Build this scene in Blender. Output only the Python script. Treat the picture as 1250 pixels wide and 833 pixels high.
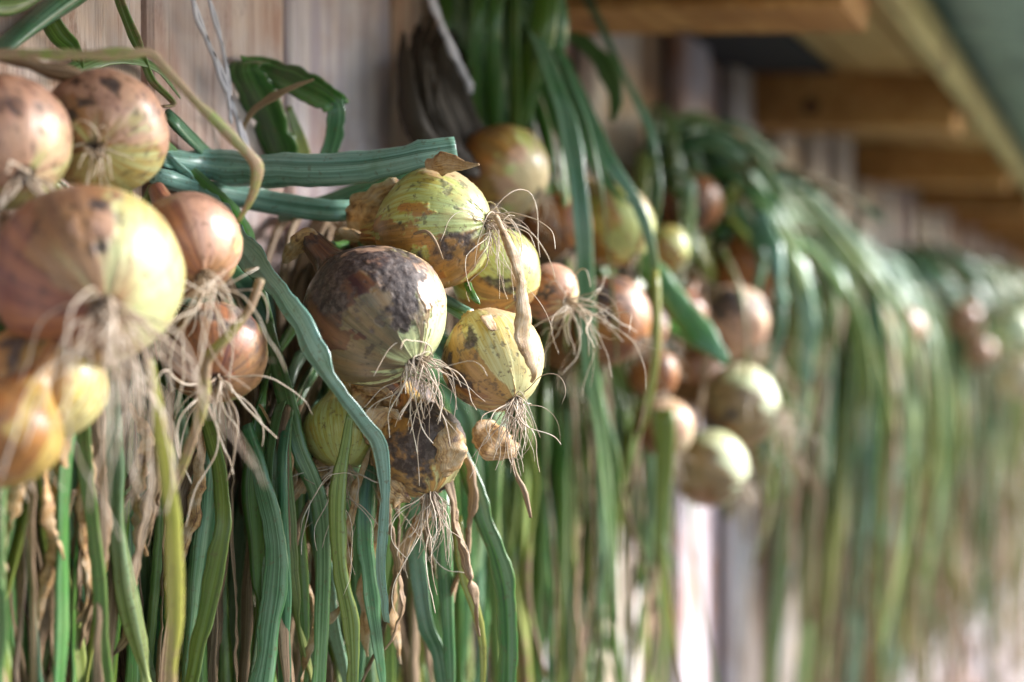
import bpy, math, random
import numpy as np
from mathutils import Vector, Matrix
random.seed(7)
R = math.radians
sc = bpy.context.scene
for o in list(bpy.data.objects): bpy.data.objects.remove(o)
col = sc.collection

# ------------------------------------------------------------------ camera
D, H, YAW, PITCH, FP = 0.50, 2.50, R(23.0), R(1.35), 1736.1
cam_d = bpy.data.cameras.new('camera'); cam = bpy.data.objects.new('camera', cam_d); col.objects.link(cam)
CP = Vector((0, -D, H))
Fw = Vector((math.cos(YAW)*math.cos(PITCH), math.sin(YAW)*math.cos(PITCH), -math.sin(PITCH)))
Rt = Fw.cross(Vector((0, 0, 1))).normalized(); Up = Rt.cross(Fw).normalized()
cam.matrix_world = Matrix((( Rt.x, Up.x, -Fw.x, CP.x), (Rt.y, Up.y, -Fw.y, CP.y), (Rt.z, Up.z, -Fw.z, CP.z), (0, 0, 0, 1)))
cam_d.sensor_width = 36; cam_d.lens = 50; cam_d.clip_start = 0.02; cam_d.clip_end = 3000
cam_d.dof.use_dof = True; cam_d.dof.focus_distance = 0.755; cam_d.dof.aperture_fstop = 3.1; cam_d.dof.aperture_blades = 9
sc.camera = cam

# ------------------------------------------------------------------ world, sun, exposure
SUN_EL, SUN_AZ = R(28), R(-50)          # azimuth: direction towards the sun, measured from +X to +Y
wd = bpy.data.worlds.new('World'); sc.world = wd; wd.use_nodes = True
nt = wd.node_tree; bg = nt.nodes['Background']
sky = nt.nodes.new('ShaderNodeTexSky'); sky.sky_type = 'NISHITA'; sky.sun_disc = False
sky.sun_elevation = SUN_EL; sky.sun_rotation = R(90) - SUN_AZ; sky.air_density = 1.3; sky.dust_density = 1.0; sky.ozone_density = 2.0
nt.links.new(sky.outputs[0], bg.inputs[0]); bg.inputs[1].default_value = 0.105
sd = bpy.data.lights.new('sun', 'SUN'); sun = bpy.data.objects.new('sun', sd); col.objects.link(sun)
sd.energy = 3.4; sd.angle = R(24); sd.color = (1.0, 0.99, 0.985)
sv = Vector((math.cos(SUN_EL)*math.cos(SUN_AZ), math.cos(SUN_EL)*math.sin(SUN_AZ), math.sin(SUN_EL)))
sun.rotation_euler = sv.to_track_quat('Z', 'Y').to_euler(); sun.location = (3, -6, 6)
sc.view_settings.view_transform = 'Standard'; sc.view_settings.look = 'None'
sc.view_settings.gamma = 1.0; sc.view_settings.exposure = 1.98

# ------------------------------------------------------------------ helpers
def ray(px, py): return Fw + Rt*((px-625)/FP) + Up*((416.5-py)/FP)
def PZ(px, py, z): return CP + ray(px, py)*z                 # point at a distance z in front of the lens
def PW(px, py, off):                                         # point at a distance off in front of the wall face
    r = ray(px, py); return CP + r*((D-off)/r.y)
def camv(x, y, z): return (Rt*x + Up*y - Fw*z).normalized()  # x right, y up, z towards the lens
def props(o, label=None, cat=None, group=None, kind=None):
    if label: o['label'] = label
    if cat: o['category'] = cat
    if group: o['group'] = group
    if kind: o['kind'] = kind
    return o
def empty(name, loc, **k):
    o = bpy.data.objects.new(name, None); col.objects.link(o); o.location = loc; o.empty_display_size = 0.02
    return props(o, **k)
def mesh_obj(name, verts, faces, mat, parent=None, attrs=None, smooth=True, kind=None):
    me = bpy.data.meshes.new(name)
    org = parent.location if parent is not None else Vector((0, 0, 0))
    if isinstance(verts, np.ndarray): verts = verts - np.array(org)
    else: verts = [Vector(v)-org for v in verts]
    me.from_pydata(verts if not isinstance(verts, np.ndarray) else verts.tolist(), [], faces)
    if smooth: me.polygons.foreach_set('use_smooth', [True]*len(me.polygons))
    for n, a in (attrs or {}).items():
        a = np.asarray(a, dtype=np.float32)
        if a.shape[1] == 4:
            at = me.attributes.new(n, 'FLOAT_COLOR', 'POINT'); at.data.foreach_set('color', a.ravel())
        else:
            at = me.attributes.new(n, 'FLOAT_VECTOR', 'POINT'); at.data.foreach_set('vector', a.ravel())
    me.materials.append(mat); me.update()
    o = bpy.data.objects.new(name, me); col.objects.link(o)
    if parent is not None: o.parent = parent
    if kind: o['kind'] = kind
    return o

# vectorised value noise
_rs = np.random.RandomState(3); _perm = _rs.rand(64, 64, 64)
def vn(p):
    i = np.floor(p).astype(int); f = p-i; f = f*f*(3-2*f); i = i % 64; j = (i+1) % 64
    g = lambda a, b, c: _perm[a, b, c]
    x0, y0, z0 = i[:, 0], i[:, 1], i[:, 2]; x1, y1, z1 = j[:, 0], j[:, 1], j[:, 2]
    fx, fy, fz = f[:, 0], f[:, 1], f[:, 2]
    a = g(x0, y0, z0)*(1-fx)+g(x1, y0, z0)*fx; b = g(x0, y1, z0)*(1-fx)+g(x1, y1, z0)*fx
    c = g(x0, y0, z1)*(1-fx)+g(x1, y0, z1)*fx; d = g(x0, y1, z1)*(1-fx)+g(x1, y1, z1)*fx
    return ((a*(1-fy)+b*fy)*(1-fz)+(c*(1-fy)+d*fy)*fz)*2-1
def fbm(p, o=4):
    s, a, t = 0, 1.0, 0
    for k in range(o):
        s = s+vn(p*(2**k)+k*7.3)*a; t += a; a *= 0.55
    return s/t
def ss(a, b, x):
    t = np.clip((x-a)/(b-a), 0, 1); return t*t*(3-2*t)
def spline(pts, n):
    """Catmull-Rom through pts (arrays), n samples, near-uniform in arc length."""
    P = np.array([list(p) for p in pts], float)
    P = np.vstack([2*P[0]-P[1], P, 2*P[-1]-P[-2]])
    out = []
    for k in range(1, len(P)-2):
        for t in np.linspace(0, 1, 16, endpoint=False):
            a, b, c, d = P[k-1], P[k], P[k+1], P[k+2]
            out.append(.5*((2*b)+(-a+c)*t+(2*a-5*b+4*c-d)*t*t+(-a+3*b-3*c+d)*t**3))
    out.append(P[-2]); out = np.array(out)
    m = min(3, out.shape[1]); L = np.concatenate([[0], np.cumsum(np.linalg.norm(np.diff(out[:, :m], axis=0), axis=1))])
    s = np.linspace(0, L[-1], n)
    return np.stack([np.interp(s, L, out[:, k]) for k in range(out.shape[1])], 1), L[-1]

# ------------------------------------------------------------------ materials
def newmat(name):
    m = bpy.data.materials.new(name); m.use_nodes = True; n = m.node_tree
    return m, n, n.nodes['Principled BSDF']
def N(n, t, **k):
    x = n.nodes.new(t)
    for a, v in k.items():
        if a.startswith('i_'): x.inputs[int(a[2:]) if a[2:].isdigit() else a[2:]].default_value = v
        else: setattr(x, a, v)
    return x
def mixc(n, fac, a, b, mode='MIX'):
    x = n.nodes.new('ShaderNodeMix'); x.data_type = 'RGBA'; x.blend_type = mode
    for s, v in ((0, fac), (6, a), (7, b)):
        if isinstance(v, bpy.types.NodeSocket): n.links.new(v, x.inputs[s])
        else: x.inputs[s].default_value = v if s == 0 else (*v, 1)
    return x.outputs[2]
def mth(n, op, a, b=0.0, clamp=False):
    x = n.nodes.new('ShaderNodeMath'); x.operation = op; x.use_clamp = clamp
    for s, v in ((0, a), (1, b)):
        if isinstance(v, bpy.types.NodeSocket): n.links.new(v, x.inputs[s])
        else: x.inputs[s].default_value = v
    return x.outputs[0]
def rng(n, v, a, b, c=0.0, d=1.0):
    x = n.nodes.new('ShaderNodeMapRange'); n.links.new(v, x.inputs[0])
    for i, q in enumerate((a, b, c, d)): x.inputs[i+1].default_value = q
    return x.outputs[0]
def noise(n, vec, scale, detail=4, rough=.6, vscale=None, dist=0):
    if vscale:
        mp = N(n, 'ShaderNodeVectorMath', operation='MULTIPLY'); n.links.new(vec, mp.inputs[0]); mp.inputs[1].default_value = vscale; vec = mp.outputs[0]
    x = N(n, 'ShaderNodeTexNoise', i_Scale=scale, i_Detail=detail, i_Roughness=rough, i_Distortion=dist); n.links.new(vec, x.inputs['Vector'])
    return x.outputs[0]
def bump(n, bsdf, h, strength, dist):
    b = N(n, 'ShaderNodeBump', i_Strength=strength, i_Distance=dist); n.links.new(h, b.inputs['Height']); n.links.new(b.outputs[0], bsdf.inputs['Normal'])

def onion_mat(name, flesh, pale, skin, skin2, dirt=(.035, .022, .02), rough=.35):
    m, n, b = newmat(name)
    at = N(n, 'ShaderNodeAttribute', attribute_name='tone'); sep = N(n, 'ShaderNodeSeparateColor'); n.links.new(at.outputs['Color'], sep.inputs[0])
    gr = N(n, 'ShaderNodeAttribute', attribute_name='grain').outputs['Vector']
    tc = N(n, 'ShaderNodeTexCoord').outputs['Object']
    vein = noise(n, gr, 2.2, 3, .6)                         # fine meridian veins
    vein2 = noise(n, gr, .8, 3, .5)
    blot = noise(n, tc, 45, 5, .65)
    fine = noise(n, tc, 260, 4, .7)
    c_f = mixc(n, rng(n, vein, .42, .62), flesh, pale)
    c_f = mixc(n, at.outputs['Alpha'], c_f, pale)
    c_f = mixc(n, mth(n, 'MULTIPLY', rng(n, blot, .5, .7), .45), c_f, skin)
    c_s = mixc(n, rng(n, mth(n, 'ADD', mth(n, 'MULTIPLY', vein2, .6), mth(n, 'MULTIPLY', blot, .5)), .42, .68), skin, skin2)
    c_s = mixc(n, mth(n, 'MULTIPLY', rng(n, vein, .55, .72), .5), c_s, (skin[0]*1.35, skin[1]*1.3, skin[2]*1.6))
    c = mixc(n, sep.outputs[0], c_f, c_s)
    c = mixc(n, mth(n, 'MULTIPLY', sep.outputs[2], .58), c, (.56, .34, .25))      # papery pink film
    line = rng(n, mth(n, 'ABSOLUTE', mth(n, 'SUBTRACT', noise(n, gr, 1.35, 2, .5), .5)), .012, .0)
    c = mixc(n, mth(n, 'MULTIPLY', line, .55), c, (skin2[0]*1.2, skin2[1]*1.2, skin2[2]))
    spk = mth(n, 'MULTIPLY', rng(n, fine, .58, .68), .75)
    c = mixc(n, spk, c, (.13, .07, .035))
    dirtc = mixc(n, rng(n, fine, .45, .68), dirt, (.13, .095, .085))
    c = mixc(n, sep.outputs[1], c, dirtc)
    n.links.new(c, b.inputs['Base Color'])
    n.links.new(mth(n, 'ADD', rough, mth(n, 'MULTIPLY', sep.outputs[1], .35)), b.inputs['Roughness'])
    b.inputs['Specular IOR Level'].default_value = .45
    b.inputs['Subsurface Weight'].default_value = 0.0
    h = mth(n, 'ADD', mth(n, 'MULTIPLY', vein, .5), mth(n, 'MULTIPLY', fine, mth(n, 'ADD', .3, sep.outputs[1])))
    bump(n, b, h, .35, .0012)
    return m
OM = {
 'green':  onion_mat('onion_skin_green', (.38, .34, .065), (.44, .50, .21), (.42, .165, .035), (.15, .055, .025)),
 'yellow': onion_mat('onion_skin_yellow', (.50, .38, .11), (.60, .56, .29), (.46, .22, .05), (.18, .075, .03)),
 'soil':   onion_mat('onion_skin_soiled', (.44, .37, .09), (.58, .62, .33), (.20, .085, .04), (.050, .020, .022), dirt=(.030, .018, .019), rough=.33),
 'rose':   onion_mat('onion_skin_rose', (.40, .30, .10), (.46, .48, .24), (.36, .15, .065), (.15, .055, .05), rough=.36),
 'brown':  onion_mat('onion_skin_brown', (.42, .24, .045), (.54, .42, .15), (.38, .14, .033), (.13, .048, .038)),
 'pink':   onion_mat('onion_skin_pink', (.46, .25, .07), (.60, .50, .32), (.38, .14, .05), (.14, .055, .05)),
 'white':  onion_mat('onion_skin_white', (.46, .47, .22), (.62, .66, .44), (.27, .12, .04), (.11, .05, .025)),
}

m, n, b = newmat('onion_root')
tc = N(n, 'ShaderNodeTexCoord').outputs['Object']
at = N(n, 'ShaderNodeAttribute', attribute_name='tone')
c = mixc(n, rng(n, noise(n, tc, 120, 3), .35, .65), (.74, .65, .54), (.50, .37, .26))
c = mixc(n, mth(n, 'MULTIPLY', at.outputs['Alpha'], .75), c, (.20, .12, .07))
n.links.new(c, b.inputs['Base Color']); b.inputs['Roughness'].default_value = .6; ROOT = m

def leaf_mat():
    m, n, b = newmat('onion_leaf')
    at = N(n, 'ShaderNodeAttribute', attribute_name='tone'); sep = N(n, 'ShaderNodeSeparateColor'); n.links.new(at.outputs['Color'], sep.inputs[0])
    gr = N(n, 'ShaderNodeAttribute', attribute_name='grain').outputs['Vector']
    tc = N(n, 'ShaderNodeTexCoord').outputs['Object']
    st = noise(n, gr, 1.0, 4, .6); blot = noise(n, tc, 28, 4, .6); fine = noise(n, tc, 320, 3, .6)
    deep = mixc(n, rng(n, st, .35, .65), (.008, .045, .007), (.075, .23, .022))
    blue = mixc(n, rng(n, st, .35, .65), (.022, .095, .050), (.18, .34, .25))
    blmask = mth(n, 'MULTIPLY', sep.outputs[1], rng(n, blot, .35, .62, .35, 1.1), True)
    c = mixc(n, blmask, deep, blue)
    yel = mixc(n, rng(n, st, .4, .62), (.26, .27, .03), (.42, .36, .09))
    c = mixc(n, mth(n, 'ADD', mth(n, 'MULTIPLY', sep.outputs[0], 1.0), mth(n, 'MULTIPLY', mth(n, 'SUBTRACT', blot, .5), .6), True), c, yel)
    dry = mixc(n, rng(n, st, .38, .64), (.12, .06, .03), (.42, .29, .17))
    c = mixc(n, mth(n, 'MULTIPLY', mth(n, 'SUBTRACT', sep.outputs[1], 1.0, True), rng(n, blot, .3, .6, .6, 1.3), True), c, mixc(n, rng(n, st, .35, .65), (.13, .31, .25), (.36, .55, .50)))
    lo = noise(n, gr, .16, 3, .6)
    c = mixc(n, rng(n, lo, .48, .66, 0, .65), c, (.016, .055, .012)); c = mixc(n, rng(n, lo, .46, .33, 0, .5), c, (.27, .38, .24))
    drm = rng(n, mth(n, 'ADD', sep.outputs[2], mth(n, 'MULTIPLY', mth(n, 'SUBTRACT', noise(n, tc, 60, 5, .7), .5), .9)), .42, .58)
    c = mixc(n, drm, c, dry)
    c = mixc(n, mth(n, 'MULTIPLY', rng(n, fine, .58, .68), .5), c, (.12, .085, .04))
    c = mixc(n, mth(n, 'MULTIPLY', at.outputs['Alpha'], .95), c, (.022, .014, .009))   # withered matter, blackened further to put gap shade into the colour
    n.links.new(c, b.inputs['Base Color'])
    n.links.new(rng(n, drm, 0, 1, .28, .65), b.inputs['Roughness'])
    b.inputs['Specular IOR Level'].default_value = .5
    bump(n, b, mth(n, 'ADD', st, mth(n, 'MULTIPLY', fine, .5)), .2, .0006)
    tr = N(n, 'ShaderNodeBsdfTranslucent'); n.links.new(c, tr.inputs[0])
    mx = N(n, 'ShaderNodeMixShader'); mx.inputs[0].default_value = .09
    out = n.nodes['Material Output']
    n.links.new(b.outputs[0], mx.inputs[1]); n.links.new(tr.outputs[0], mx.inputs[2]); n.links.new(mx.outputs[0], out.inputs[0])
    return m
LEAF = leaf_mat()
m, n, b = newmat('dried_sheath')
tc = N(n, 'ShaderNodeTexCoord').outputs['Object']; gr = N(n, 'ShaderNodeAttribute', attribute_name='grain').outputs['Vector']
st = noise(n, gr, 1.0, 5, .65); bl = noise(n, tc, 110, 5, .65)
c = mixc(n, rng(n, st, .35, .62), (.20, .085, .03), (.62, .38, .16)); c = mixc(n, rng(n, bl, .45, .7), c, (.60, .47, .33)); c = mixc(n, rng(n, bl, .45, .33), c, (.12, .05, .025))
n.links.new(c, b.inputs['Base Color']); b.inputs['Roughness'].default_value = .5; bump(n, b, st, .8, .001); SHEATH = m

def wood_mat(name, c1, c2, c3, sc_=(45, 45, 1.6), knots=True, rough=.75, rnd=.35, grey=(.45, .42, .50)):
    m, n, b = newmat(name)
    tc = N(n, 'ShaderNodeTexCoord').outputs['Object']; oi = N(n, 'ShaderNodeObjectInfo').outputs['Random']
    off = N(n, 'ShaderNodeCombineXYZ'); n.links.new(mth(n, 'MULTIPLY', oi, 37.0), off.inputs[0]); n.links.new(mth(n, 'MULTIPLY', oi, 91.0), off.inputs[2])
    ad = N(n, 'ShaderNodeVectorMath', operation='ADD'); n.links.new(tc, ad.inputs[0]); n.links.new(off.outputs[0], ad.inputs[1]); v = ad.outputs[0]
    g1 = noise(n, v, 1.0, 6, .72, sc_, 1.2); g2 = noise(n, v, 1.0, 6, .7, (sc_[0]*7, sc_[1]*7, sc_[2]*5)); bl = noise(n, v, 7, 4, .6)
    c = mixc(n, rng(n, g1, .40, .60), c1, c2)
    c = mixc(n, rng(n, bl, .45, .62), c, c3)
    c = mixc(n, rng(n, noise(n, v, 1.0, 6, .75, (sc_[0]*.9, sc_[1]*.9, sc_[2]*9)), .55, .64, 0, .6), c, (c1[0]*.62, c1[1]*.55, c1[2]*.5))
    c = mixc(n, rng(n, noise(n, v, 1.0, 5, .7, (sc_[0]*1.6, sc_[1]*1.6, sc_[2]*4)), .52, .66, 0, .55), c, c1)
    rr = mth(n, 'FRACT', mth(n, 'MULTIPLY', oi, 7.31))
    c = mixc(n, rng(n, rr, 0, 1, 0, rnd), c, grey)
    if knots:
        vo = N(n, 'ShaderNodeTexVoronoi', i_Scale=1.0); mp = N(n, 'ShaderNodeVectorMath', operation='MULTIPLY'); n.links.new(v, mp.inputs[0]); mp.inputs[1].default_value = (9, 9, 3.2); n.links.new(mp.outputs[0], vo.inputs['Vector'])
        c = mixc(n, mth(n, 'MULTIPLY', rng(n, vo.outputs['Distance'], .16, .07), .75), c, (.10, .05, .03))
    c = mixc(n, rng(n, g2, .55, .75, 0, .65), c, (.16, .085, .06))
    n.links.new(c, b.inputs['Base Color']); b.inputs['Roughness'].default_value = rough; b.inputs['Specular IOR Level'].default_value = .25
    bump(n, b, mth(n, 'ADD', g1, mth(n, 'MULTIPLY', g2, .8)), .8, .003)
    return m
PLANK = [wood_mat('plank_pink', (.44, .22, .13), (.74, .54, .43), (.66, .57, .57)),
         wood_mat('plank_lilac', (.46, .38, .46), (.76, .68, .70), (.46, .24, .15)),
         wood_mat('plank_grey', (.64, .57, .54), (.76, .71, .70), (.56, .42, .31)),
         wood_mat('plank_brown', (.30, .19, .12), (.42, .28, .18), (.25, .16, .12), rnd=.15)]
RAFT = wood_mat('rafter_wood', (.42, .20, .065), (.58, .32, .12), (.33, .15, .05), (1.6, 45, 45), rnd=.1, grey=(.45, .27, .12))
SOFF = wood_mat('soffit_wood', (.58, .37, .16), (.68, .47, .23), (.46, .28, .12), (1.6, 45, 45), rnd=.15, grey=(.5, .4, .2))
FASC = wood_mat('fascia_wood', (.40, .33, .14), (.50, .43, .21), (.34, .27, .12), (1.6, 45, 45), rnd=.05, grey=(.5, .5, .3))
def flat(name, c, r=.6, metal=0):
    m, n, b = newmat(name); tc = N(n, 'ShaderNodeTexCoord').outputs['Object']
    cc = mixc(n, rng(n, noise(n, tc, 14, 5, .7), .35, .7), c, tuple(x*.6 for x in c)); n.links.new(cc, b.inputs['Base Color'])
    b.inputs['Roughness'].default_value = r; b.inputs['Metallic'].default_value = metal
    bump(n, b, noise(n, tc, 160, 4), .2, .001); return m
GREEN = flat('green_sheet_metal', (.24, .36, .30), .5)
DARK = flat('dark_backing', (.02, .014, .012), .9)
GAP = flat('dark_gap', (.02, .02, .03), .8)
NAIL = flat('rusty_nail', (.10, .05, .035), .6, .6)
TWINE = flat('pale_twine', (.66, .63, .72), .6)
GRASS = flat('trodden_ground', (.085, .085, .07), .9)

# ------------------------------------------------------------------ the setting: ground and barn
gv, gf = [], []
gs = [-1500, -300, -60, -20, -8, -3, 0, 3, 8, 14, 30, 80, 300, 1500]
for y in gs:
    for x in gs: gv.append((x, y, 0.02*math.sin(x*1.3)*math.cos(y*.9) if max(abs(x), abs(y)) < 50 else 0))
for j in range(len(gs)-1):
    for i in range(len(gs)-1): k = j*len(gs)+i; gf.append((k, k+1, k+1+len(gs), k+len(gs)))
mesh_obj('ground', gv, gf, GRASS, kind='structure')

def box_mesh(name, sx, sy, sz, mat, bev=.002, seg=1):
    import bmesh
    bm = bmesh.new(); bmesh.ops.create_cube(bm, size=1); bmesh.ops.scale(bm, vec=(sx, sy, sz), verts=bm.verts)
    bmesh.ops.bevel(bm, geom=list(bm.edges), offset=bev, segments=seg, affect='EDGES')
    me = bpy.data.meshes.new(name); bm.to_mesh(me); bm.free(); me.materials.append(mat); return me
def place(name, me, loc, parent, rot=(0, 0, 0)):
    o = bpy.data.objects.new(name, me); col.objects.link(o); o.parent = parent; o.location = loc; o.rotation_euler = rot; return o

barn = empty('wooden_barn', (0, 0, 0), label='weathered plank barn wall with low wooden eave and green corrugated roof edge', cat='barn')
WH = 3.05
wall = place('wall', box_mesh('wall', 12.6, .03, WH, DARK), (5.3, .075, WH/2), barn)
pm = {}
x = -1.0; k = 0; prs = random.Random(21)
XJ = PW(354, 60, 0).x                                   # a joint between planks is seen here
x = XJ - 8*.148
while x < 11.4:
    w = .148 if k < 10 else prs.choice([.13, .15, .14, .16])
    inset = (k % 2 == 1) and k > 9
    if k < 5: mi = 1
    elif k in (6, 7): mi = 0
    elif k in (8, 9): mi = 1 if k == 8 else 0
    else: mi = prs.choice([1, 2, 2, 2]) if not inset else prs.choice([3, 3, 1])
    if k > 28 and mi == 2: mi = prs.choice([3, 1, 2])
    key = (mi, w)
    if key not in pm: pm[key] = box_mesh('plank', w-.007, .022, WH-.02, PLANK[mi], .003)
    yo = .011 + (.024 if inset else 0) + prs.uniform(0, .003)
    place('plank', pm[key], (x+w/2-5.3, yo-.075, prs.uniform(-.004, .004)), wall, (0, prs.uniform(-.002, .002), prs.uniform(-.006, .006)))
    x += w; k += 1
# the eave
HB = H+.262                                             # underside of rafters at their outer end
slope = math.atan(.02/.3)
roofv, rooff = [], []
nx = 900; X0, X1 = -1.2, 12
ys = [.30, -.1, -.34, -.47]
for j, y in enumerate(ys):
    for i in range(nx+1):
        xx = X0+(X1-X0)*i/nx
        roofv.append((xx, y, H+.40+.17*y+.009*math.cos(xx*2*math.pi/.076)))
for j in range(len(ys)-1):
    for i in range(nx): a = j*(nx+1)+i; rooff.append((a, a+1, a+nx+2, a+nx+1))
roof = mesh_obj('roof', [(v[0], v[1], v[2]) for v in roofv], rooff, GREEN, barn)
so = roof.modifiers.new('thickness', 'SOLIDIFY'); so.thickness = .0015
rmesh = box_mesh('rafter', .13, .42, .085, RAFT, .003)
for rx in (.35, 1.21, 2.10, 3.13, 4.05, 4.95, 5.9, 6.85, 7.8, 8.75, 9.7):
    place('rafter', rmesh, (rx+.065, -.08, HB+.0475+.0), roof, (slope, 0, 0))
sb = box_mesh('soffit_board', 1, .095, .012, SOFF, .001)
for yy in (.10, .0, -.1, -.2, -.265):
    for seg, xa in enumerate(np.arange(-1, 11.4, 3.0)):
        o = place('soffit_board', sb, (xa+1.5, yy, H+.3555+.12*(yy+.1)), roof, (math.atan(.12), 0, 0)); o.scale = (2.996, .97 if yy > -.25 else .3, 1)
fb = place('fascia_board', box_mesh('fascia_board', 12.4, .020, .052, FASC, .003), (5, -.304, H+.307), roof)
hole = place('gap_plate', box_mesh('gap_plate', .34, .16, .008, GAP, .003), (1.90, -.045, H+.345), roof, (slope, 0, 0))  # near-black plate painted in for a dark opening between the boards
knot = bpy.data.meshes.new('knot')
import bmesh
bm = bmesh.new(); bmesh.ops.create_cone(bm, cap_ends=True, segments=10, radius1=.013, radius2=.010, depth=.004); bm.to_mesh(knot); bm.free(); knot.materials.append(NAIL)
for (a, bb) in ((1012, 82), (990, 130)):
    r = ray(a, bb); p = CP + r*((2.10-CP.x)/r.x); place('knot', knot, (2.0995, p.y, p.z), roof, (0, R(-90), 0))

# ------------------------------------------------------------------ builders for onions, roots and leaves
PROF = [(.87, .0), (.885, .07), (.90, .14), (.885, .24), (.80, .46), (.62, .70), (.35, .90), (.08, .99), (-.15, .99), (-.42, .89), (-.68, .68), (-.88, .46), (-1.08, .29), (-1.32, .21), (-1.62, .18), (-1.8, .16)]
def frame(axis, hint=None):
    a = axis.normalized(); h = hint or (Vector((0, 0, 1)) if abs(a.z) < .9 else Vector((1, 0, 0)))
    x = (h-a*h.dot(a)).normalized(); return x, a.cross(x), a
def sweep(P, wid, thk, side=None, ns=8, twist=0, crease=.0, cap=True, lump=0, seed=0, fold=0):
    """swept flattened tube. P (n,3), wid/thk half widths per sample."""
    n_ = len(P); T = np.gradient(P, axis=0); T /= np.linalg.norm(T, axis=1)[:, None]+1e-9
    s = np.array(side if side is not None else (1, 0, 0), float)
    vs = np.zeros((n_, ns, 3)); ang = np.linspace(0, 2*np.pi, ns, endpoint=False)
    cx, cy = np.cos(ang), np.sin(ang)
    if fold:
        fr = np.random.RandomState(seed+991); uu = np.linspace(0, n_*.22, n_); z0 = uu*0
        nL = fbm(np.stack([uu, z0+fr.rand()*50, z0], 1), 3); nR = fbm(np.stack([uu, z0+fr.rand()*50+9, z0+3], 1), 3)
        f1 = fbm(np.stack([uu*.6, z0+fr.rand()*50, z0+7], 1), 2); pf = fr.rand()*6.28
    for i in range(n_):
        t = T[i]; s = s-t*np.dot(s, t); l = np.linalg.norm(s); s = s/l if l > 1e-6 else np.array([0, 1., 0]); b_ = np.cross(t, s)
        tw = twist[i] if hasattr(twist, '__len__') else twist*i/n_
        S = s*math.cos(tw)+b_*math.sin(tw); B = -s*math.sin(tw)+b_*math.cos(tw)
        yy = cy*thk[i] - crease*wid[i]*(1-np.abs(cx))**1.3
        xx = cx
        if fold:
            xx = cx*(1+fold*1.3*np.where(cx > 0, nL[i], nR[i])); yy = yy + fold*wid[i]*.32*np.sin(2.2*cx*(1+.5*f1[i])*2+pf+3*f1[i])*(.4+.6*np.abs(nL[i]))
        vs[i] = P[i]+np.outer(xx*wid[i], S)+np.outer(yy, B)
    vs = vs.reshape(-1, 3)
    F = []
    for i in range(n_-1):
        for j in range(ns):
            a = i*ns+j; b2 = i*ns+(j+1) % ns; F.append((a, b2, b2+ns, a+ns))
    if cap: F.append(tuple(range(ns-1, -1, -1))); F.append(tuple(range((n_-1)*ns, n_*ns)))
    return vs, F
def roots_mesh(base, ax, n_, L, rad, parent, seed, spread=.9, grav=1.0, fan=None, disc=.004):
    rs = np.random.RandomState(seed); V, F, A = [], [], []; o = 0
    x, y, a = frame(ax)
    for k in range(n_):
        phi = rs.rand()*6.28; rr = disc*math.sqrt(rs.rand()); st = np.array(base+x*(rr*math.cos(phi))+y*(rr*math.sin(phi))-a*.002)
        d = np.array(a)+np.array(x*math.cos(phi)+y*math.sin(phi))*spread*rs.rand()
        if fan is not None: d = d*.6+np.array(fan)*rs.uniform(.3, 1.3)
        d /= np.linalg.norm(d); ln = L*rs.uniform(.35, 1.15)*(1.35 if rs.rand() < .12 else 1); seg = 16; ds = ln/seg
        P = [st]; w = rs.normal(size=3)*.5; 
        for i in range(seg):
            w = w*.75+rs.normal(size=3)*.30
            g = grav*(.10+.25*i/seg)*rs.uniform(.7, 1.2)
            d = d+w*.42+np.array((0, 0, -g)); d /= np.linalg.norm(d); P.append(P[-1]+d*ds)
        P = np.array(P); P[:, 1] = np.minimum(P[:, 1], -.006)
        P, _ = spline(P[::2], 22)
        r = rad*rs.uniform(.5, 1.25)*np.linspace(1, .45, len(P))*(1+.25*rs.rand(len(P)))
        v, f = sweep(P, r, r, ns=5); V.append(v); F += [tuple(q+o for q in ff) for ff in f]; o += len(v)
        dk = .8 if rs.rand() < .14 else rs.rand()*.2
        c = np.zeros((len(v), 4)); c[:, 3] = np.clip(dk+np.repeat(np.linspace(.5, 0, len(P)), 5), 0, 1); A.append(c)
    return mesh_obj('roots', np.vstack(V), F, ROOT, parent, {'tone': np.vstack(A)}, kind='stuff')
ONIONS = {}
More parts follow.
